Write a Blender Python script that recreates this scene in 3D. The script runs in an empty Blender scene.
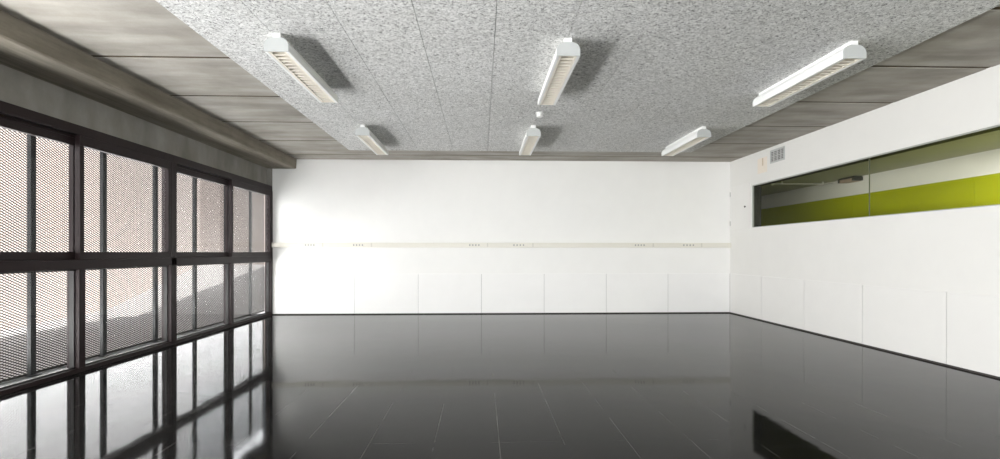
import bpy, math, random
from mathutils import Vector

random.seed(4)
sc = bpy.context.scene

# ------------------------------------------------------------------ camera
cam_data = bpy.data.cameras.new('camera')
cam = bpy.data.objects.new('camera', cam_data)
sc.collection.objects.link(cam)
CAM_H = 1.1777
cam.location = (0, 0, CAM_H)
cam.rotation_euler = (math.pi / 2, 0, -0.0354)
cam_data.sensor_width = 36
cam_data.lens = 36 * 524.7 / 1000
cam_data.shift_y = 22.7 / 1000
cam_data.clip_start = 0.05
cam_data.clip_end = 300
sc.camera = cam

# ------------------------------------------------------------------ world, sun, daylight, exposure
vs = sc.view_settings
vs.view_transform = 'Standard'
vs.look = 'None'
vs.gamma = 1
vs.use_curve_mapping = False
vs.exposure = 0.0
sc.cycles.transparent_max_bounces = 24
sc.cycles.max_bounces = 12
sc.cycles.diffuse_bounces = 8

world = bpy.data.worlds.new('overcast_sky')
sc.world = world
world.use_nodes = True
bg = world.node_tree.nodes['Background']
bg.inputs[0].default_value = (0.84, 0.90, 1.0, 1)
bg.inputs[1].default_value = 1.0

sun_data = bpy.data.lights.new('sun', 'SUN')
sun_data.energy = 11.5
sun_data.angle = math.radians(0.6)
sun_data.color = (1.0, 0.95, 0.88)
sun = bpy.data.objects.new('sun', sun_data)
sc.collection.objects.link(sun)
sun.location = (10, 0, 12)
sun.rotation_euler = (0, math.radians(90 - 50.7), 0)     # shines towards -X and down

def area(name, sx, sy, power, loc, rot, col):
    d = bpy.data.lights.new(name, 'AREA')
    d.shape = 'RECTANGLE'
    d.size, d.size_y, d.energy, d.color = sx, sy, power, col
    o = bpy.data.objects.new(name, d)
    sc.collection.objects.link(o)
    o.location, o.rotation_euler = loc, rot
    return o


# daylight arriving through the window wall: behind the mesh in view, added fill behind the camera, and up from the sunlit ground
DAY = (0.97, 0.985, 1.0)
area('daylight_front', 2.6, 8.3, 760, (-4.52, 6.85, 1.45), (0, -math.pi / 2, 0), DAY)
area('added_side_fill', 2.24, 8.3, 700, (-4.52, -1.35, 1.27), (0, -math.pi / 2, 0), DAY)  # lamp added behind the camera to even out the room light
area('ground_bounce', 0.7, 9.0, 980, (-4.95, 5.5, 0.25), (0, math.radians(-90 - 62), 0), (1.0, 0.985, 0.96))
area('added_back_fill', 7.6, 1.5, 880, (0.4, -7.12, 1.65), (math.pi / 2, 0, 0), DAY)  # unseen lamp added to light the back wall from behind the camera

hall_data = bpy.data.lights.new('corridor_light', 'AREA')
hall_data.shape = 'RECTANGLE'
hall_data.size = 0.5
hall_data.size_y = 4.4
hall_data.energy = 92
hall_data.color = (1.0, 0.98, 0.93)
hall = bpy.data.objects.new('corridor_light', hall_data)
sc.collection.objects.link(hall)
hall.location = (5.7, 4.3, 2.44)
hall.rotation_euler = (0, 0, 0)

# ------------------------------------------------------------------ measures
XL, XR, YB, ZT = -3.93, 4.824, 10.019, 2.928      # window plane, right wall, back wall, slab
YF = -7.0                                          # wall behind the camera
ZP = 2.88                                          # underside of the acoustic boards


# ------------------------------------------------------------------ mesh helpers
class MB:
    """collects solids and links them as one mesh"""
    def __init__(self):
        self.v, self.f = [], []

    def add(self, vs_, fs):
        n = len(self.v)
        self.v += [tuple(p) for p in vs_]
        self.f += [tuple(i + n for i in f) for f in fs]
        return self

    def box(self, x0, x1, y0, y1, z0, z1):
        p = [(x, y, z) for x in (x0, x1) for y in (y0, y1) for z in (z0, z1)]
        return self.add(p, [(0, 1, 3, 2), (4, 6, 7, 5), (0, 4, 5, 1), (2, 3, 7, 6), (0, 2, 6, 4), (1, 5, 7, 3)])

    def prism(self, prof, a0, a1, axis='y'):
        """extrude a closed profile of (u, w) points along an axis; w is z for x and y"""
        n = len(prof)

        def P(u, w, a):
            return {'y': (u, a, w), 'x': (a, u, w), 'z': (u, w, a)}[axis]
        pts = [P(u, w, a0) for u, w in prof] + [P(u, w, a1) for u, w in prof]
        fs = [(i, (i + 1) % n, n + (i + 1) % n, n + i) for i in range(n)]
        fs += [tuple(range(n))[::-1], tuple(range(n, 2 * n))]
        return self.add(pts, fs)

    def lathe(self, prof, c, axis='z', n=20):
        """revolve (radius, height) points round an axis through c"""
        pts, fs = [], []
        for r, h in prof:
            for k in range(n):
                a = 2 * math.pi * k / n
                u, w = r * math.cos(a), r * math.sin(a)
                q = {'z': (u, w, h), 'x': (h, u, w), 'y': (u, h, w)}[axis]
                pts.append((c[0] + q[0], c[1] + q[1], c[2] + q[2]))
        m = len(prof)
        for i in range(m - 1):
            for k in range(n):
                k2 = (k + 1) % n
                fs.append((i * n + k, i * n + k2, (i + 1) * n + k2, (i + 1) * n + k))
        fs += [tuple(range(n))[::-1], tuple(range((m - 1) * n, m * n))]
        return self.add(pts, fs)

    def build(self, name, mat, parent=None, base=(0, 0, 0), bevel=0.0, smooth=False):
        me = bpy.data.meshes.new(name)
        b = Vector(base)
        me.from_pydata([tuple(Vector(p) - b) for p in self.v], [], self.f)
        me.materials.append(mat)
        me.validate()
        import bmesh
        bm = bmesh.new()
        bm.from_mesh(me)
        bmesh.ops.recalc_face_normals(bm, faces=bm.faces)
        bm.to_mesh(me)
        bm.free()
        o = bpy.data.objects.new(name, me)
        sc.collection.objects.link(o)
        if parent:
            o.parent = parent
        else:
            o.location = base
        if bevel:
            md = o.modifiers.new('bevel', 'BEVEL')
            md.width = bevel
            md.segments = 2
            md.limit_method = 'ANGLE'
        if smooth:
            for p in me.polygons:
                p.use_smooth = True
            md = o.modifiers.new('split', 'EDGE_SPLIT')
            md.split_angle = math.radians(35)
        return o


def tag(o, label=None, cat=None, group=None, kind=None):
    for k, v in (('label', label), ('category', cat), ('group', group), ('kind', kind)):
        if v:
            o[k] = v
    return o


def empty(name, loc):
    o = bpy.data.objects.new(name, None)
    sc.collection.objects.link(o)
    o.location = loc
    o.empty_display_size = 0.1
    return o


def copy_tree(o, parent=None):
    c = o.copy()
    sc.collection.objects.link(c)
    c.parent = parent
    for ch in list(o.children):
        copy_tree(ch, c)
    return c


# ------------------------------------------------------------------ materials
def mat_base(name):
    m = bpy.data.materials.new(name)
    m.use_nodes = True
    nt = m.node_tree
    b = nt.nodes['Principled BSDF']
    return m, nt, b


def N(nt, t, **kw):
    n = nt.nodes.new(t)
    for k, v in kw.items():
        setattr(n, k, v)
    return n


def coords(nt, scale=(1, 1, 1)):
    tc = N(nt, 'ShaderNodeTexCoord')
    mp = N(nt, 'ShaderNodeMapping')
    mp.inputs['Scale'].default_value = scale
    nt.links.new(tc.outputs['Object'], mp.inputs['Vector'])
    return mp.outputs['Vector']


def noise(nt, vec, scale, detail=4, rough=0.6):
    n = N(nt, 'ShaderNodeTexNoise')
    n.inputs['Scale'].default_value = scale
    n.inputs['Detail'].default_value = detail
    n.inputs['Roughness'].default_value = rough
    nt.links.new(vec, n.inputs['Vector'])
    return n.outputs['Fac']


def ramp(nt, fac, stops):
    r = N(nt, 'ShaderNodeValToRGB')
    el = r.color_ramp.elements
    while len(el) > 1:
        el.remove(el[-1])
    for i, (p, c) in enumerate(stops):
        e = el[0] if i == 0 else el.new(p)
        e.position = p
        e.color = (c[0], c[1], c[2], 1)
    nt.links.new(fac, r.inputs['Fac'])
    return r.outputs['Color']


def bump(nt, b, height, strength, dist):
    bp = N(nt, 'ShaderNodeBump')
    bp.inputs['Strength'].default_value = strength
    bp.inputs['Distance'].default_value = dist
    nt.links.new(height, bp.inputs['Height'])
    nt.links.new(bp.outputs['Normal'], b.inputs['Normal'])


def mix(nt, a, b_, fac, mode='MIX'):
    m = N(nt, 'ShaderNodeMix', data_type='RGBA', blend_type=mode)
    for s, v in ((m.inputs[0], fac), (m.inputs[6], a), (m.inputs[7], b_)):
        if hasattr(v, 'links'):
            nt.links.new(v, s)
        elif isinstance(v, (int, float)):
            s.default_value = v
        else:
            s.default_value = (*v, 1)
    return m.outputs[2]


def math_node(nt, op, a, b_=0.0, c_=None):
    m = N(nt, 'ShaderNodeMath', operation=op)
    for s, v in ((m.inputs[0], a), (m.inputs[1], b_), (m.inputs[2], c_)):
        if v is None:
            continue
        if hasattr(v, 'links'):
            nt.links.new(v, s)
        else:
            s.default_value = v
    return m.outputs[0]


def plain(name, col, rough=0.5, metal=0.0, var=0.06, scale=30, spec=0.5, stretch=(1, 1, 1), bmp=0.0):
    m, nt, b = mat_base(name)
    f = noise(nt, coords(nt, stretch), scale)
    lo = tuple(c * (1 - var) for c in col)
    hi = tuple(min(1, c * (1 + var)) for c in col)
    nt.links.new(ramp(nt, f, [(0.3, lo), (0.7, hi)]), b.inputs['Base Color'])
    b.inputs['Roughness'].default_value = rough
    b.inputs['Metallic'].default_value = metal
    b.inputs['Specular IOR Level'].default_value = spec
    if bmp:
        bump(nt, b, f, bmp, 0.002)
    return m


def concrete(name, lo, hi, streak, rough=0.85, scale=3.0, grainy=0.65):
    """board-marked grey concrete: long streaks, blotches and fine grain"""
    m, nt, b = mat_base(name)
    long_ = noise(nt, coords(nt, streak), scale, 6, grainy)
    blot = noise(nt, coords(nt), 1.7, 5, 0.6)
    grain = noise(nt, coords(nt), 90, 3, 0.7)
    c = ramp(nt, long_, [(0.32, lo), (0.68, hi)])
    c = mix(nt, c, ramp(nt, blot, [(0.35, (0.72, 0.70, 0.66)), (0.65, (1, 1, 1))]), 0.7, 'MULTIPLY')
    c = mix(nt, c, ramp(nt, grain, [(0.3, (0.86, 0.86, 0.86)), (0.7, (1, 1, 1))]), 0.6, 'MULTIPLY')
    nt.links.new(c, b.inputs['Base Color'])
    b.inputs['Roughness'].default_value = rough
    b.inputs['Specular IOR Level'].default_value = 0.25
    bump(nt, b, long_, 0.35, 0.006)
    return m


M = {}
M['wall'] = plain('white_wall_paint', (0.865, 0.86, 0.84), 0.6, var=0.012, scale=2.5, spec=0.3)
M['wall_dimmed'] = plain('white_wall_paint_dimmed', (0.76, 0.752, 0.725), 0.6, var=0.012, scale=2.5, spec=0.3)  # same white paint darkened to hold down the light on the right wall
M['panel_dimmed'] = plain('white_panel_paint_dimmed', (0.77, 0.762, 0.738), 0.45, var=0.01, scale=3, spec=0.35)  # panel white darkened likewise, toning down light on the right side
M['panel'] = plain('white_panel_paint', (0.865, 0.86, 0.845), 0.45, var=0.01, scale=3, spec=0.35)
M['slab'] = concrete('slab_concrete', (0.33, 0.31, 0.275), (0.50, 0.475, 0.435), (0.35, 1.6, 1), grainy=0.5)
M['joint'] = plain('brown_stained_joint', (0.085, 0.066, 0.045), 0.9, var=0.5, scale=9, spec=0.1)
M['seam'] = plain('grey_joint_backing', (0.48, 0.48, 0.465), 0.8)
M['beam'] = concrete('beam_concrete', (0.19, 0.168, 0.132), (0.33, 0.30, 0.25), (5, 0.35, 3))
M['lintel'] = concrete('lintel_concrete', (0.24, 0.23, 0.21), (0.36, 0.345, 0.315), (1.2, 1.2, 0.5), grainy=0.5)
M['frame'] = plain('brown_black_aluminium', (0.017, 0.0095, 0.0100), 0.5, 0.0, 0.08, 40, spec=0.22)
M['frame_inner'] = plain('dark_gasket', (0.008, 0.007, 0.007), 0.6)
M['steel'] = plain('dark_painted_steel', (0.016, 0.017, 0.018), 0.5, 0.0, 0.1, 25, spec=0.2)
M['mesh'] = plain('weathered_expanded_metal', (0.016, 0.014, 0.013), 0.6, 0.0, 0.15, 30, spec=0.15)
M['skirting'] = plain('dark_skirting', (0.035, 0.030, 0.026), 0.5)
M['ivory'] = plain('ivory_plastic', (0.74, 0.72, 0.645), 0.4, var=0.01)
M['ivory_seam'] = plain('ivory_seam', (0.62, 0.60, 0.54), 0.5, var=0.01)
M['socket'] = plain('grey_socket_face', (0.36, 0.36, 0.345), 0.5, var=0.02)
M['hole'] = plain('socket_hole', (0.05, 0.05, 0.05), 0.6)
M['lamp_white'] = plain('lamp_white_enamel', (0.84, 0.845, 0.83), 0.35, var=0.01)
M['lamp_cap'] = plain('lamp_grey_end', (0.46, 0.475, 0.465), 0.4, var=0.01)
M['louvre'] = plain('louvre_enamel', (0.86, 0.81, 0.71), 0.35, 0.0, 0.02)
M['lamp_dark'] = plain('lamp_inner_shade', (0.20, 0.185, 0.16), 0.5)  # dark tone standing in for shade inside the lamp
M['tube'] = plain('unlit_tube_glass', (0.82, 0.80, 0.74), 0.25, var=0.01)
M['plastic'] = plain('white_plastic', (0.82, 0.82, 0.80), 0.35, var=0.01)
M['grille'] = plain('grey_grille', (0.50, 0.50, 0.49), 0.5, var=0.03)
M['grille_dark'] = plain('grille_recess', (0.16, 0.16, 0.155), 0.7)
M['peach'] = plain('peach_plate', (0.80, 0.73, 0.64), 0.5, var=0.02)
M['peach_dark'] = plain('peach_slot', (0.60, 0.50, 0.38), 0.5, var=0.02)
M['metal'] = plain('brushed_hinge', (0.50, 0.50, 0.49), 0.35, 0.8, 0.05)
M['knob_dark'] = plain('dark_knob', (0.06, 0.06, 0.06), 0.4)
M['green'] = plain('lime_green_paint', (0.36, 0.385, 0.001), 0.45, var=0.03, scale=4)
M['hall_wall'] = plain('corridor_white_paint', (0.76, 0.73, 0.76), 0.6, var=0.02, scale=3)
M['hall_ceiling'] = plain('corridor_olive_ceiling', (0.42, 0.42, 0.33), 0.6, var=0.06, scale=4)
M['hall_floor'] = plain('corridor_floor', (0.20, 0.20, 0.18), 0.4)
M['grey_frame'] = plain('grey_window_trim', (0.36, 0.37, 0.34), 0.45, var=0.03)
M['fitting'] = plain('reddish_fitting', (0.40, 0.30, 0.25), 0.5, var=0.05)
M['seal'] = plain('glass_joint_seal', (0.10, 0.11, 0.07), 0.5)
M['ground'] = plain('courtyard_concrete', (0.52, 0.52, 0.53), 0.85, var=0.07, scale=3, spec=0.1)
M['wing'] = plain('grey_render', (0.42, 0.42, 0.41), 0.8, var=0.05, scale=3)


def brick_material():
    m, nt, b = mat_base('pinkish_brick')
    tc = N(nt, 'ShaderNodeTexCoord')
    br = N(nt, 'ShaderNodeTexBrick')
    br.inputs['Scale'].default_value = 1.0
    br.inputs['Brick Width'].default_value = 0.5
    br.inputs['Row Height'].default_value = 0.16
    br.inputs['Mortar Size'].default_value = 0.008
    br.inputs['Color1'].default_value = (0.60, 0.535, 0.505, 1)
    br.inputs['Color2'].default_value = (0.57, 0.505, 0.475, 1)
    br.inputs['Mortar'].default_value = (0.52, 0.46, 0.43, 1)
    sep = N(nt, 'ShaderNodeSeparateXYZ')
    cmb = N(nt, 'ShaderNodeCombineXYZ')
    nt.links.new(tc.outputs['Object'], sep.inputs[0])
    nt.links.new(sep.outputs['Y'], cmb.inputs['X'])
    nt.links.new(sep.outputs['Z'], cmb.inputs['Y'])
    nt.links.new(cmb.outputs[0], br.inputs['Vector'])
    nt.links.new(br.outputs['Color'], b.inputs['Base Color'])
    b.inputs['Roughness'].default_value = 0.9
    b.inputs['Specular IOR Level'].default_value = 0.1
    return m


M['brick'] = brick_material()


def board_material():
    """wood-wool acoustic board: tangled pale strands over dark gaps"""
    m, nt, b = mat_base('wood_wool_board')
    v = coords(nt)
    warp = N(nt, 'ShaderNodeTexNoise')
    warp.inputs['Scale'].default_value = 16
    warp.inputs['Detail'].default_value = 2
    nt.links.new(v, warp.inputs['Vector'])
    vm = N(nt, 'ShaderNodeVectorMath', operation='MULTIPLY_ADD')
    nt.links.new(warp.outputs['Color'], vm.inputs[0])
    vm.inputs[1].default_value = (0.09, 0.09, 0.09)
    nt.links.new(v, vm.inputs[2])
    f1 = noise(nt, vm.outputs[0], 55, 3, 0.75)
    f2 = noise(nt, v, 22, 3, 0.6)
    f3 = noise(nt, v, 1.3, 3, 0.5)
    c = ramp(nt, f1, [(0.36, (0.19, 0.19, 0.187)), (0.46, (0.64, 0.64, 0.63)), (0.60, (0.84, 0.84, 0.83))])
    c = mix(nt, c, ramp(nt, f2, [(0.35, (0.72, 0.72, 0.72)), (0.6, (1, 1, 1))]), 0.7, 'MULTIPLY')
    c = mix(nt, c, ramp(nt, f3, [(0.3, (0.92, 0.92, 0.91)), (0.7, (1, 1, 1))]), 0.8, 'MULTIPLY')
    nt.links.new(c, b.inputs['Base Color'])
    b.inputs['Roughness'].default_value = 0.95
    b.inputs['Specular IOR Level'].default_value = 0.1
    bump(nt, b, f1, 0.5, 0.004)
    return m


M['board'] = board_material()


def floor_material():
    """polished black terrazzo in 0.4 m tiles with pale hairline joints"""
    m, nt, b = mat_base('polished_dark_terrazzo')
    tc = N(nt, 'ShaderNodeTexCoord')
    v = tc.outputs['Object']
    sep = N(nt, 'ShaderNodeSeparateXYZ')
    nt.links.new(v, sep.inputs[0])

    def joint(out, off, period, width):
        a = math_node(nt, 'ADD', out, off)
        a = math_node(nt, 'PINGPONG', a, period / 2)
        return math_node(nt, 'LESS_THAN', a, width)
    jx = joint(sep.outputs['X'], 40 - 0.11, 0.4, 0.0022)
    jy = joint(sep.outputs['Y'], 40 - 0.05, 0.4, 0.0016)
    j = math_node(nt, 'MAXIMUM', jx, math_node(nt, 'MULTIPLY', jy, 0.4))
    brk = noise(nt, v, 2.5, 3, 0.6)
    j = math_node(nt, 'MULTIPLY', j, ramp(nt, brk, [(0.40, (0.1, 0.1, 0.1)), (0.6, (1, 1, 1))]))
    stain = noise(nt, v, 1.1, 6, 0.62)
    fine = noise(nt, v, 60, 3, 0.7)
    c = ramp(nt, stain, [(0.35, (0.006, 0.006, 0.0056)), (0.62, (0.012, 0.0117, 0.011)), (0.72, (0.036, 0.034, 0.031))])
    c = mix(nt, c, ramp(nt, fine, [(0.35, (0.6, 0.6, 0.6)), (0.7, (1.3, 1.3, 1.3))]), 1.0, 'MULTIPLY')
    c = mix(nt, c, (0.085, 0.083, 0.078), j)
    nt.links.new(c, b.inputs['Base Color'])
    r = ramp(nt, stain, [(0.35, (0.035, 0.035, 0.035)), (0.75, (0.09, 0.09, 0.09))])
    nt.links.new(r, b.inputs['Roughness'])
    b.inputs['IOR'].default_value = 1.17
    wob = noise(nt, v, 3.2, 2, 0.5)
    bump(nt, b, wob, 0.10, 0.006)
    return m


M['floor'] = floor_material()


def glass_material(name, tint, r0=0.03, grazing=0.5):
    m = bpy.data.materials.new(name)
    m.use_nodes = True
    nt = m.node_tree
    nt.nodes.remove(nt.nodes['Principled BSDF'])
    out = nt.nodes['Material Output']
    t = N(nt, 'ShaderNodeBsdfTransparent')
    t.inputs[0].default_value = (*tint, 1)
    g = N(nt, 'ShaderNodeBsdfGlossy')
    g.inputs['Roughness'].default_value = 0.01
    lw = N(nt, 'ShaderNodeLayerWeight')
    fac = math_node(nt, 'POWER', lw.outputs['Facing'], 5.0)
    fac = math_node(nt, 'MULTIPLY_ADD', fac, grazing, r0)
    mx = N(nt, 'ShaderNodeMixShader')
    nt.links.new(fac, mx.inputs[0])
    nt.links.new(t.outputs[0], mx.inputs[1])
    nt.links.new(g.outputs[0], mx.inputs[2])
    nt.links.new(mx.outputs[0], out.inputs['Surface'])
    return m


M['glass'] = glass_material('clear_window_glass', (0.98, 0.985, 0.985), 0.012)
M['glass_green'] = glass_material('greenish_glass', (0.92, 0.93, 0.88), 0.006, 0.22)


def structure(o, label=None):
    return tag(o, label, None, None, 'structure')


# ------------------------------------------------------------------ room shell
structure(MB().box(-4.08, XR, YF, YB, -0.12, 0.0).build('floor', M['floor']), 'polished dark tiled floor mirroring the walls')

# hollow-core slab planks running across the room, open joints between them
ce = MB()
y = YF
joints = [4.82 + 1.175 * k for k in range(-10, 5)]
edges = [YF] + [j for j in joints if YF < j < YB] + [YB]
for a, b_ in zip(edges[:-1], edges[1:]):
    ga = 0.013 if a != YF else 0
    gb = 0.013 if b_ != YB else 0
    ce.prism([(a + ga + 0.018, ZT), (b_ - gb - 0.018, ZT), (b_ - gb, ZT + 0.015), (b_ - gb, ZT + 0.16), (a + ga, ZT + 0.16), (a + ga, ZT + 0.015)],
             -4.25, XR + 0.15, axis='x')
ce.box(-4.15, 7.0, YF, YB + 0.2, ZT + 0.16, 3.30)
ceiling = structure(ce.build('ceiling', M['slab']), 'grey concrete plank ceiling with brown stained joints')
for j in joints:
    if YF < j < YB:
        MB().box(-4.0, XR, j - 0.0165, j + 0.0165, ZT + 0.004, ZT + 0.05).build('plank_joint', M['joint'], ceiling)

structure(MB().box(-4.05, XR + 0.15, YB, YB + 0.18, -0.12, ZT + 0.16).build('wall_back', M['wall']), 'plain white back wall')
wf = MB()  # opening in this wall is added to let fill light in
wf.box(-4.3, XR + 0.15, YF - 0.18, YF, -0.12, 0.9)
wf.box(-4.3, XR + 0.15, YF - 0.18, YF, 2.4, ZT + 0.16)
wf.box(-4.3, -3.4, YF - 0.18, YF, 0.9, 2.4)
wf.box(4.2, XR + 0.15, YF - 0.18, YF, 0.9, 2.4)
structure(wf.build('wall_front', M['wall']))
fw = MB()  # unseen window frame added around the opening for the fill lamp
for z0, z1 in ((0.9, 0.96), (2.34, 2.4)):
    fw.box(-3.4, 4.2, YF - 0.08, YF - 0.02, z0, z1)
for k in range(5):
    fw.box(-3.4 + 1.885 * k, -3.34 + 1.885 * k, YF - 0.08, YF - 0.02, 0.96, 2.34)
structure(fw.build('window_7', M['frame']))

WZ0, WZ1, WY0, WY1 = 1.6164, 2.3708, 2.4, 9.1888      # clerestory opening in the right wall
wr = MB()
wr.box(XR, XR + 0.15, YF, YB, -0.12, WZ0)
wr.box(XR, XR + 0.15, YF, YB, WZ1, ZT + 0.16)
wr.box(XR, XR + 0.15, WY1, YB, WZ0, WZ1)
wr.box(XR, XR + 0.15, YF, WY0, WZ0, WZ1)
structure(wr.build('wall_right', M['wall_dimmed']), 'white right wall with a long high window')

# concrete lintel above the windows and the solid bit of wall beyond the last window
wl = MB()
wl.box(-4.25, -4.0, YF, YB, 2.42, ZT)
wl.box(-4.0, XL, YB - 0.07, YB, 2.42, 2.745)
wl.box(-4.25, -4.0, YF, -5.47, -0.12, 2.42)
structure(wl.build('wall_left', M['lintel']), 'concrete lintel above the dark framed windows')

bm_ = MB().prism([(-4.0, 2.745), (-3.495, 2.745), (-3.48, 2.757), (-3.47, ZT), (-4.0, ZT)], YF, YB - 0.03)
structure(bm_.build('concrete_beam', M['beam']), 'grey concrete downstand beam along the window side')

# acoustic boards: one raft of wood-wool boards with fine joints
ab = MB()
xs = [-2.205 + 0.5775 * k for k in range(11)]
ys = [YF + 0.3, -4.47, -2.29, -0.11, 2.07, 4.25, 6.43, 8.83]
for i in range(10):
    for k in range(7):
        g = 0.0018
        ab.box(xs[i] + g, xs[i + 1] - g, ys[k] + 0.0008, ys[k + 1] - 0.0008, ZP, ZT - 0.006)
ab.box(xs[0] + 0.01, xs[-1] - 0.01, ys[0] + 0.01, ys[-1] - 0.01, ZT - 0.006, ZT)
structure(ab.build('acoustic_ceiling_raft', M['board']), 'speckled grey wood-wool board raft under the concrete ceiling')

# skirtings
structure(MB().box(XL, XR, YB - 0.012, YB, 0, 0.018).build('baseboard_back', M['skirting']))
structure(MB().box(XR - 0.012, XR, YF, YB - 0.012, 0, 0.018).build('baseboard_right', M['skirting']))

# white dado boards along the foot of the walls
dado = empty('trim_1', (0, YB, 0))
structure(dado, 'white dado boards along the foot of the back wall')
xj = [XL] + [-2.4 + 1.2 * i for i in range(6)] + [XR - 0.011]
for a, b_ in zip(xj[:-1], xj[1:]):
    MB().box(a + 0.004, b_ - 0.004, YB - 0.012, YB, 0.018, 0.765).build('dado_board', M['panel'], dado, (0, YB, 0), bevel=0.0015)
MB().box(XL, XR, YB - 0.003, YB, 0.018, 0.762).build('joint_backing', M['seam'], dado, (0, YB, 0))
dado = empty('trim_2', (XR, 0, 0))
structure(dado, 'white dado boards along the foot of the right wall')
yj = [YB - 0.011] + [8.871 - 1.2 * i for i in range(13)] + [YF]
for a, b_ in zip(yj[:-1], yj[1:]):
    MB().box(XR - 0.010, XR, b_ + 0.004, a - 0.004, 0.018, 0.765).build('dado_board', M['panel_dimmed'], dado, (XR, 0, 0), bevel=0.0015)
MB().box(XR - 0.003, XR, YF, YB, 0.018, 0.762).build('joint_backing', M['seam'], dado, (XR, 0, 0))


# ------------------------------------------------------------------ sliding windows on the left
def window(num, y0, y1, label):
    """a pair of sliding leaves over two fixed lights: outer leaf first, inner leaf beyond it"""
    root = empty('window_%d' % num, (XL, y0, 0))
    structure(root, label)
    B = (XL, y0, 0)
    ym = (y0 + y1) / 2
    xo = XL - 0.115                                    # outer face of the frame
    f = MB()
    f.box(xo, XL, y0, y1, 2.325, 2.42)                 # head
    f.box(xo, XL - 0.062, y0, y1, 2.300, 2.325)        # head track
    f.box(xo, XL + 0.006, y0, y1, 1.010, 1.105)        # transom
    f.box(xo, XL - 0.0, y0, y1, 0.0, 0.042)            # sill
    f.box(xo, XL + 0.006, y0, y0 + 0.060, 0.042, 2.325)
    f.box(xo, XL + 0.006, y1 - 0.060, y1, 0.042, 2.325)
    f.box(xo, XL + 0.004, ym - 0.04, ym + 0.04, 0.042, 1.010)
    f.build('window_frame', M['frame'], root, B, bevel=0.003)
    g = MB()                                           # dark rebates of the fixed lights
    for a, b_ in ((y0 + 0.060, ym - 0.04), (ym + 0.04, y1 - 0.060)):
        g.box(xo + 0.03, xo + 0.075, a, a + 0.012, 0.042, 1.010)
        g.box(xo + 0.03, xo + 0.075, b_ - 0.012, b_, 0.042, 1.010)
        g.box(xo + 0.03, xo + 0.075, a, b_, 0.042, 0.056)
        g.box(xo + 0.03, xo + 0.075, a, b_, 0.996, 1.010)
        MB().box(xo + 0.048, xo + 0.054, a + 0.010, b_ - 0.010, 0.050, 1.002).build('fixed_pane', M['glass'], root, B)
    g.build('glazing_bead', M['frame_inner'], root, B)
    for nm, a, b_, xa, xb in (('sliding_sash', y0 + 0.061, ym + 0.030, xo + 0.005, xo + 0.050),
                              ('sliding_sash', ym - 0.030, y1 - 0.061, XL - 0.048, XL + 0.003)):
        s = MB()
        top = 2.300 if xa < XL - 0.1 else 2.3245
        w0 = 0.055
        s.box(xa, xb, a, b_, 2.226, top)
        s.box(xa, xb, a, b_, 1.1055, 1.180)
        s.box(xa, xb, a, a + w0, 1.180, 2.226)
        s.box(xa, xb, b_ - w0, b_, 1.180, 2.226)
        so = s.build(nm, M['frame'], root, B, bevel=0.003)
        xm = (xa + xb) / 2
        p = MB().box(xm - 0.003, xm + 0.003, a + w0 - 0.008, b_ - w0 + 0.008, 1.172, 2.234)
        p.build('sash_pane', M['glass'], so, B)
        h = MB().box(xb - 0.002, xb + 0.007, b_ - 0.040, b_ - 0.022, 1.56, 1.74)
        if xa > XL - 0.1:
            h.build('recessed_pull', M['frame_inner'], so, B, bevel=0.002)
    return root


window(1, 3.77, 6.85, 'dark framed sliding window with mesh behind, nearest the camera')
window(2, 6.85, YB, 'dark framed sliding window with mesh behind, beside the back wall')
window(3, 0.69, 3.77, 'dark framed sliding window beyond the left edge of the photo')
window(4, -2.39, 0.69, 'dark framed sliding window beside the camera, added to let light in')  # this unseen window and the next are added to let more light in
window(5, -5.47, -2.39, 'dark framed sliding window behind the camera, added to let light in')


# ------------------------------------------------------------------ mesh screens and posts outside
PX, PITCH = -4.30, 0.952
post_y = [5.175 + PITCH * k for k in range(-3, 6)]


def post():
    root = empty('screen_post', (PX, 0, 0))
    MB().box(-0.02, 0.02, -0.03, 0.03, 0.0, 2.33).build('upright', M['steel'], root, bevel=0.003)
    MB().box(-0.018, 0.05, -0.06, 0.06, -0.002, 0.006).build('foot_plate', M['steel'], root, bevel=0.002)
    return root


ordinal = ['first', 'second', 'third', 'fourth', 'fifth', 'sixth', 'seventh', 'eighth', 'ninth']
post_lbl = {3: 'thick dark steel post outside the window, the leftmost seen in the photo',
            4: 'dark steel post seen just right of the first window meeting stile',
            5: 'dark steel post seen just left of the thick mullion between the two windows',
            6: 'dark steel post seen just right of the thick mullion between the two windows',
            7: 'dark steel post seen just left of the far window meeting stile',
            8: 'thinnest dark steel post outside, closest to the white back wall'}
p0 = post()
for i, yy in enumerate(post_y):
    o = p0 if i == 0 else copy_tree(p0)
    o.location = (PX, yy, 0)
    tag(o, post_lbl.get(i, 'dark steel mesh post outside the window, %s beyond the left photo edge' % ['third', 'second', 'first'][min(i, 2)]),
        'post', 'steel posts of the mesh screen')

MX = -4.327


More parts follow.
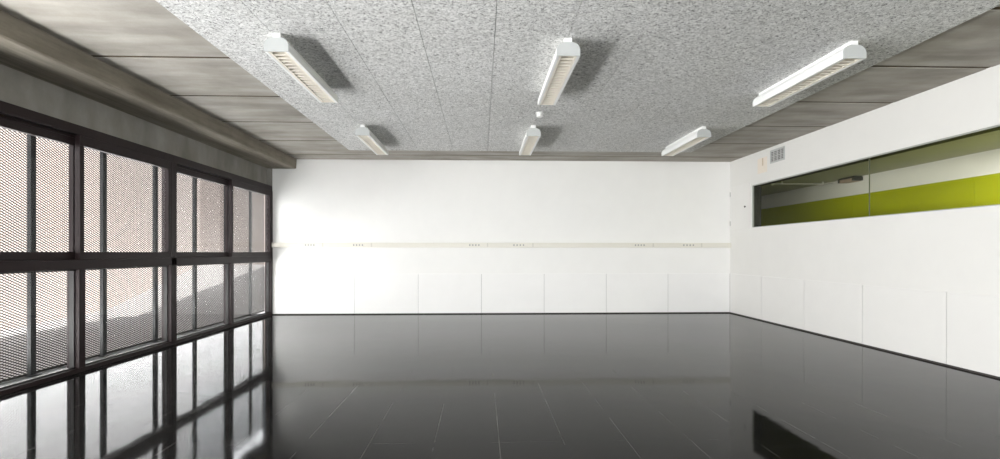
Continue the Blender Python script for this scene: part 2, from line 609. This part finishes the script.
def expanded_sheet(y0, y1, z0, z1):
    """diamond mesh: two families of slanted strands, the falling ones wider"""
    lw, sw = 0.054, 0.0255
    slope = sw / lw
    mb = MB()
    for sgn, th, xa, xb in ((-1, 0.0108, -0.003, 0.002), (1, 0.0036, -0.002, 0.002)):
        m_ = slope * sgn
        # strand centre lines z = m*(y - y0) + c
        cs = [k * sw for k in range(int(-7 / sw), int(8 / sw))]
        off = 0.0
        for c in cs:
            ya, yb = y0, y1
            za, zb = c + m_ * (ya - 4) + off, c + m_ * (yb - 4) + off
            if max(za, zb) <= z0 or min(za, zb) >= z1:
                continue
            # clip to z range
            def clip(yq, zq):
                if zq < z0:
                    return yq + (z0 - zq) / m_, z0
                if zq > z1:
                    return yq + (z1 - zq) / m_, z1
                return yq, zq
            (ya, za), (yb, zb) = clip(ya, za), clip(yb, zb)
            if yb - ya < 0.004:
                continue
            h = th / 2
            mb.add([(MX + x, yq, zq + s) for x in (xa, xb) for (yq, zq) in ((ya, za), (yb, zb)) for s in (-h, h)],
                   [(0, 1, 3, 2), (4, 6, 7, 5), (0, 4, 5, 1), (2, 3, 7, 6), (0, 2, 6, 4), (1, 5, 7, 3)])
    return mb


sheet_lbl = {2: 'dark diamond mesh sheet cut by the left edge of the photo',
             3: 'dark diamond mesh sheet crossing the first window meeting stile',
             4: 'dark diamond mesh sheet filling the inner leaf of the nearer window',
             5: 'dark diamond mesh sheet crossing behind the thick mullion between the windows',
             6: 'dark diamond mesh sheet in the left leaf of the far window',
             7: 'dark diamond mesh sheet just beyond the far window meeting stile',
             8: 'narrow dark diamond mesh sheet against the back wall corner'}
for i in range(len(post_y)):
    a = post_y[i]
    b_ = post_y[i + 1] if i + 1 < len(post_y) else 10.62
    if i < 1:
        continue
    root = empty('mesh_screen', (MX, a, 0))
    tag(root, sheet_lbl.get(i, 'dark diamond mesh sheet outside the window just beyond the left photo edge'), 'mesh screen', 'diamond mesh sheets outside the windows')
    expanded_sheet(a + 0.004, b_ - 0.004, 0.02, 2.345).build('diamond_mesh', M['mesh'], root, (MX, a, 0))
    for z0, z1 in ((0.0, 0.024), (2.338, 2.352)):
        MB().box(MX - 0.004, MX + 0.003, a + 0.002, b_ - 0.002, z0, z1).build('edge_strip', M['mesh'], root, (MX, a, 0))

# ------------------------------------------------------------------ courtyard outside
structure(MB().box(-60, -4.08, -20, 90, -0.25, -0.05).build('courtyard_ground', M['ground']), 'pale concrete courtyard ground outside the windows')
line = [(-7.3, -14.0), (-7.46, 8.26), (-8.04, 11.65), (-18.7, 34.0), (-27.0, 51.4), (-14.0, 54.0)]
cw = MB()
prof = line + [(-13.9, 54.7), (-27.5, 52.0), (-19.3, 34.2), (-8.64, 11.75), (-8.06, 8.3), (-7.9, -14.0)]
cw.prism(prof, -0.05, 12.0, axis='z')
structure(cw.build('courtyard_wall', M['brick']), 'pinkish wall across the courtyard')
d = Vector((-0.322, 0.947)).normalized()
n_ = Vector((d.y, -d.x))
a = Vector((-3.85, 10.25))
q = [a, a + d * 44, a + d * 44 + n_ * 6, a + n_ * 6]
structure(MB().prism([tuple(p) for p in q], -0.05, 3.30, axis='z').build('building_wing', M['wing']), 'grey building wing beyond the back wall')

structure(MB().box(-4.42, -4.085, -5.6, 10.25, -0.05, -0.002).build('added_dark_strip', M['frame_inner']), 'added dark strip hiding lamp-lit ground between the sill and the mesh')  # dark strip added to hide ground lit by the daylight lamp

# ------------------------------------------------------------------ clerestory window and corridor behind the right wall
w5 = empty('window_6', (XR, WY0, WZ0))
structure(w5, 'long clerestory window in the right wall looking into a corridor')
B5 = (XR, WY0, WZ0)
fr = MB()
fr.box(XR + 0.012, XR + 0.03, WY0, WY1, WZ1 - 0.016, WZ1)
fr.box(XR + 0.012, XR + 0.03, WY0, WY1, WZ0, WZ0 + 0.010)
fr.box(XR + 0.001, XR + 0.030, WY1 - 0.012, WY1, WZ0 + 0.010, WZ1 - 0.016)
fr.box(XR + 0.012, XR + 0.03, WY0, WY0 + 0.02, WZ0 + 0.010, WZ1 - 0.016)
fr.build('window_frame', M['grey_frame'], w5, B5)
MB().box(XR + 0.03, XR + 0.152, WY1 - 0.026, WY1, WZ0, WZ1).build('dark_jamb', M['frame_inner'], w5, B5)
MB().box(XR + 0.03, XR + 0.152, WY0, WY1 - 0.026, WZ1 - 0.018, WZ1).build('dark_head', M['frame_inner'], w5, B5)
YJ = 6.39
MB().box(XR + 0.019, XR + 0.027, YJ + 0.003, WY1 - 0.012, WZ0 + 0.010, WZ1 - 0.016).build('glass_pane', M['glass_green'], w5, B5)
MB().box(XR + 0.019, XR + 0.027, WY0 + 0.02, YJ - 0.003, WZ0 + 0.010, WZ1 - 0.016).build('glass_pane', M['glass_green'], w5, B5)
MB().box(XR + 0.017, XR + 0.029, YJ - 0.003, YJ + 0.003, WZ0 + 0.010, WZ1 - 0.016).build('glass_joint', M['seal'], w5, B5)

HX, HZ, GB = 6.6, 2.50, 2.188
hw = MB().box(HX, HX + 0.2, YF, 18, GB, 3.0)
structure(hw.build('wall_corridor_upper', M['hall_wall']), 'white upper corridor wall behind the high window')
hg = MB()
for k in range(11):
    hg.box(HX - 0.004, HX + 0.2, YF + 2.3 * k + 0.003, YF + 2.3 * (k + 1) - 0.003, -0.1, GB)
structure(hg.build('wall_corridor_lower', M['green']), 'lime green band on the corridor wall behind the glass')
structure(MB().box(XR + 0.15, HX, YF, 18, HZ, 2.62).build('ceiling_corridor', M['hall_ceiling']), 'olive corridor ceiling behind the glass')
structure(MB().box(XR + 0.15, HX, YF, 18, -0.12, 0).build('floor_corridor', M['hall_floor']))
structure(MB().box(XR, HX + 0.2, 18, 18.2, -0.1, 3.0).build('wall_corridor_end', M['hall_wall']))
structure(MB().box(XR, HX + 0.2, YF - 0.2, YF, -0.1, 3.0).build('wall_corridor_start', M['hall_wall']))
structure(MB().box(XR, XR + 0.15, YB + 0.18, 18, -0.1, 3.0).build('wall_corridor_side', M['hall_wall']))
structure(MB().box(XR, HX + 0.2, YB + 0.2, 18.2, 2.62, 3.30).build('roof_corridor', M['slab']))

# ceiling-hung fitting in the corridor
ft = empty('corridor_fitting', (HX - 0.02, 8.975, HZ))
tag(ft, 'small reddish box fitting under the corridor ceiling behind the glass', 'fitting')
Bf = (HX - 0.02, 8.975, HZ)
MB().box(HX - 0.16, HX, 8.90, 9.22, HZ - 0.085, HZ - 0.03).build('body', M['fitting'], ft, Bf, bevel=0.004)
MB().box(HX - 0.14, HX - 0.01, 8.86, 9.25, HZ - 0.03, HZ).build('mounting_plate', M['knob_dark'], ft, Bf)
MB().box(HX - 0.165, HX, 8.85, 8.90, HZ - 0.08, HZ - 0.012).build('end_cap', M['knob_dark'], ft, Bf)
MB().box(HX - 0.165, HX, 9.22, 9.26, HZ - 0.08, HZ - 0.012).build('end_cap', M['knob_dark'], ft, Bf)
rl = empty('corridor_ceiling_rail', (6.0, 9.62, HZ))
tag(rl, 'thin pale rail with a white end ball behind the glass, by the dark end', 'rail')
Br = (6.0, 9.62, HZ)

# ------------------------------------------------------------------ luminaires
def luminaire():
    root = empty('ceiling_luminaire', (0, 0, 0))
    L = 1.42
    h = 0.145
    # outline of the housing: narrow rail on top, rounded shoulders, straight skirts
    W = 0.094

    def arc(cx, cz, r, a0, a1, n=7):
        return [(cx + r * math.cos(math.radians(a0 + (a1 - a0) * k / n)), cz + r * math.sin(math.radians(a0 + (a1 - a0) * k / n))) for k in range(n + 1)]
    outer = arc(W - 0.062, -0.100, 0.062, 0, 78)
    outer = [(W, -h)] + outer + [(0.034, -0.036)]
    full = outer + [(-x, z) for x, z in outer[::-1]]
    t = 0.022
    inner = [(-(W - t), -h), (-(W - t - 0.004), -0.100), (-0.045, -0.062), (0.045, -0.062), (W - t - 0.004, -0.100), (W - t, -h)]
    MB().prism([(-0.030, -0.038), (0.030, -0.038), (0.030, 0), (-0.030, 0)], 0.006, L - 0.006).build('mounting_rail', M['lamp_white'], root, bevel=0.002)
    MB().prism(full + inner, 0.012, L - 0.012).build('housing', M['lamp_white'], root, smooth=True)
    for a, b_ in ((0.0, 0.012), (L - 0.012, L)):
        MB().prism(full, a, b_).build('end_cap', M['lamp_cap'], root, bevel=0.0015)
    tb = MB().lathe([(0.013, 0.03), (0.013, L - 0.03)], (0, 0, -0.088), axis='y', n=12)
    tb.build('tube', M['tube'], root, smooth=True)
    lv = MB()
    wi = W - t - 0.002
    lv.prism([(-wi, -h + 0.002), (-wi + 0.018, -h + 0.002), (-wi + 0.004, -0.102), (-wi + 0.002, -0.102)], 0.02, L - 0.02)
    lv.prism([(wi, -h + 0.002), (wi - 0.018, -h + 0.002), (wi - 0.004, -0.102), (wi - 0.002, -0.102)], 0.02, L - 0.02)
    lin = MB().prism([(-0.050, -0.0665), (-wi + 0.004, -0.1015), (-wi + 0.006, -0.1015), (-0.048, -0.070), (0.048, -0.070), (wi - 0.006, -0.1015), (wi - 0.004, -0.1015), (0.050, -0.0665)], 0.014, L - 0.014)
    lin.build('shade_lining', M['lamp_dark'], root)  # dark lining added so the gaps between blades look shaded
    nb = 19
    for k in range(nb + 1):
        yy = 0.02 + (L - 0.04) * k / nb
        lv.add([(sx * (wi - 0.004), yy + dy, z) for sx in (-1, 1) for dy, z in ((-0.0085, -h + 0.003), (0.0085, -h + 0.003), (0.002, -0.108), (-0.002, -0.108))],
               [(0, 1, 2, 3), (4, 7, 6, 5), (0, 4, 5, 1), (1, 5, 6, 2), (2, 6, 7, 3), (3, 7, 4, 0)])
    lv.build('louvre', M['louvre'], root)
    return root


lum0 = luminaire()
spots = [(-1.59, 4.125, 'white louvred ceiling light in the nearer row, closest to the windows'),
         (0.69, 4.135, 'white louvred ceiling light in the middle of the nearer row'),
         (3.00, 4.11, 'white louvred ceiling light in the nearer row, closest to the right wall'),
         (-1.585, 7.05, 'small white ceiling light in the far row, closest to the windows'),
         (0.70, 7.01, 'small white ceiling light in the middle of the far row, beyond the smoke detector'),
         (3.01, 6.99, 'small white ceiling light in the far row, closest to the right wall')]
for i, (x, yy, lb) in enumerate(spots):
    o = lum0 if i == 0 else copy_tree(lum0)
    o.location = (x, yy, ZP)
    tag(o, lb, 'ceiling light', 'louvred ceiling luminaires')

# smoke detector
sd = empty('smoke_detector', (0.712, 6.39, ZP))
tag(sd, 'small round white smoke detector on the speckled ceiling between two lights', 'smoke detector')
MB().lathe([(0.052, 0), (0.052, -0.012), (0.046, -0.016)], (0, 0, 0)).build('base', M['plastic'], sd, smooth=True)
MB().lathe([(0.030, -0.016), (0.030, -0.030), (0.040, -0.034), (0.040, -0.046), (0.026, -0.056)], (0, 0, 0)).build('sensor_head', M['plastic'], sd, smooth=True)

# ------------------------------------------------------------------ cable trunking with sockets on the back wall
tk = empty('cable_trunking', (0, YB, 1.267))
tag(tk, 'long ivory cable trunking with grey sockets across the white back wall', 'cable trunking')
Bt = (0, YB, 1.267)
TY = YB - 0.045
MB().box(XL + 0.002, XR - 0.002, TY, YB, 1.267, 1.358).build('channel', M['ivory'], tk, Bt, bevel=0.003)
lid = MB()
lid.box(XL + 0.004, XR - 0.004, TY - 0.003, TY, 1.283, 1.342)
lid.build('cover_strip', M['ivory'], tk, Bt, bevel=0.001)
for xa, xb in ((-3.312, -3.129), (-2.417, -2.225), (-0.236, -0.034), (0.604, 0.815), (2.939, 3.135), (3.878, 4.094)):
    pl = MB().box(xa - 0.045, xb + 0.045, TY - 0.007, TY - 0.003, 1.280, 1.345).build('socket_plate', M['ivory'], tk, Bt, bevel=0.001)
    for k in range(4):
        x = xa + 0.015 + (xb - xa - 0.03) * k / 3
        MB().box(x - 0.013, x + 0.013, TY - 0.0095, TY - 0.007, 1.297, 1.328).build('socket', M['socket'], pl, Bt, bevel=0.001)
for x in (-2.98, -2.071, 0.116, 0.982, 3.299, 4.241):
    MB().box(x - 0.012, x + 0.012, TY - 0.006, TY - 0.003, 1.276, 1.349).build('joint_clip', M['ivory_seam'], tk, Bt)

# ------------------------------------------------------------------ things on the right wall
vg = empty('air_vent', (XR, 8.38, 2.65))
tag(vg, 'grey rectangular air vent grille high on the white right wall', 'air vent')
Bv = (XR, 8.38, 2.65)
v0, v1, vz0, vz1 = 8.18, 8.585, 2.652, 2.868
MB().box(XR - 0.004, XR, v0 + 0.01, v1 - 0.01, vz0 + 0.01, vz1 - 0.01).build('backing', M['grille_dark'], vg, Bv)
f = MB()
f.box(XR - 0.014, XR, v0, v1, vz0, vz0 + 0.022)
f.box(XR - 0.014, XR, v0, v1, vz1 - 0.022, vz1)
f.box(XR - 0.014, XR, v0, v0 + 0.022, vz0 + 0.022, vz1 - 0.022)
f.box(XR - 0.014, XR, v1 - 0.022, v1, vz0 + 0.022, vz1 - 0.022)
f.build('vent_frame', M['lamp_cap'], vg, Bv)
s = MB()
for k in range(1, 4):
    yy = v0 + (v1 - v0) * k / 4
    s.box(XR - 0.012, XR - 0.003, yy - 0.007, yy + 0.007, vz0 + 0.022, vz1 - 0.022)
for k in range(1, 8):
    z = vz0 + (vz1 - vz0) * k / 8
    w_ = 0.008 if k != 4 else 0.014
    s.box(XR - 0.010, XR - 0.003, v0 + 0.022, v1 - 0.022, z - w_ / 2, z + w_ / 2)
s.build('grille', M['grille'], vg, Bv)

pp = empty('blank_plate', (XR, 8.86, 2.53))
tag(pp, 'pale peach patch plate on the white wall beside the vent grille', 'wall plate')
Bp = (XR, 8.86, 2.53)
MB().box(XR - 0.004, XR, 8.70, 9.0, 2.54, 2.80).build('plate', M['peach'], pp, Bp, bevel=0.001)
MB().box(XR - 0.009, XR - 0.004, 8.815, 8.845, 2.66, 2.79).build('vertical_slot', M['peach_dark'], pp, Bp)

ht = empty('wall_hatch', (XR, 9.6, 1.60))
tag(ht, 'white access hatch with two hinges between the wall corner and high window', 'hatch')
Bh = (XR, 9.6, 1.60)
MB().box(XR - 0.010, XR, 9.235, 9.985, 1.606, 2.43).build('door_leaf', M['panel_dimmed'], ht, Bh, bevel=0.002)
for z in (1.73, 2.29):
    MB().lathe([(0.010, -0.045), (0.010, 0.045)], (XR - 0.014, 9.985, z), n=10).build('hinge', M['metal'], ht, Bh)
MB().lathe([(0.016, -0.020), (0.018, -0.010), (0.010, -0.006), (0.010, 0.0)], (XR - 0.010, 9.41, 2.01), axis='x', n=12).build('knob', M['knob_dark'], ht, Bh)

# rail across the corridor
MB().lathe([(0.008, 5.46), (0.008, HX)], (0, 9.62, HZ - 0.045), axis='x', n=10).build('bar', M['hall_wall'], rl, Br, smooth=True)
for x in (5.62, 6.4):
    MB().box(x - 0.008, x + 0.008, 9.612, 9.628, HZ - 0.04, HZ).build('hanger', M['hall_wall'], rl, Br)
MB().lathe([(0.010, -0.03), (0.026, -0.018), (0.03, 0.0), (0.026, 0.018), (0.010, 0.03)], (5.44, 9.62, HZ - 0.045), axis='x', n=12).build('end_ball', M['plastic'], rl, Br, smooth=True)
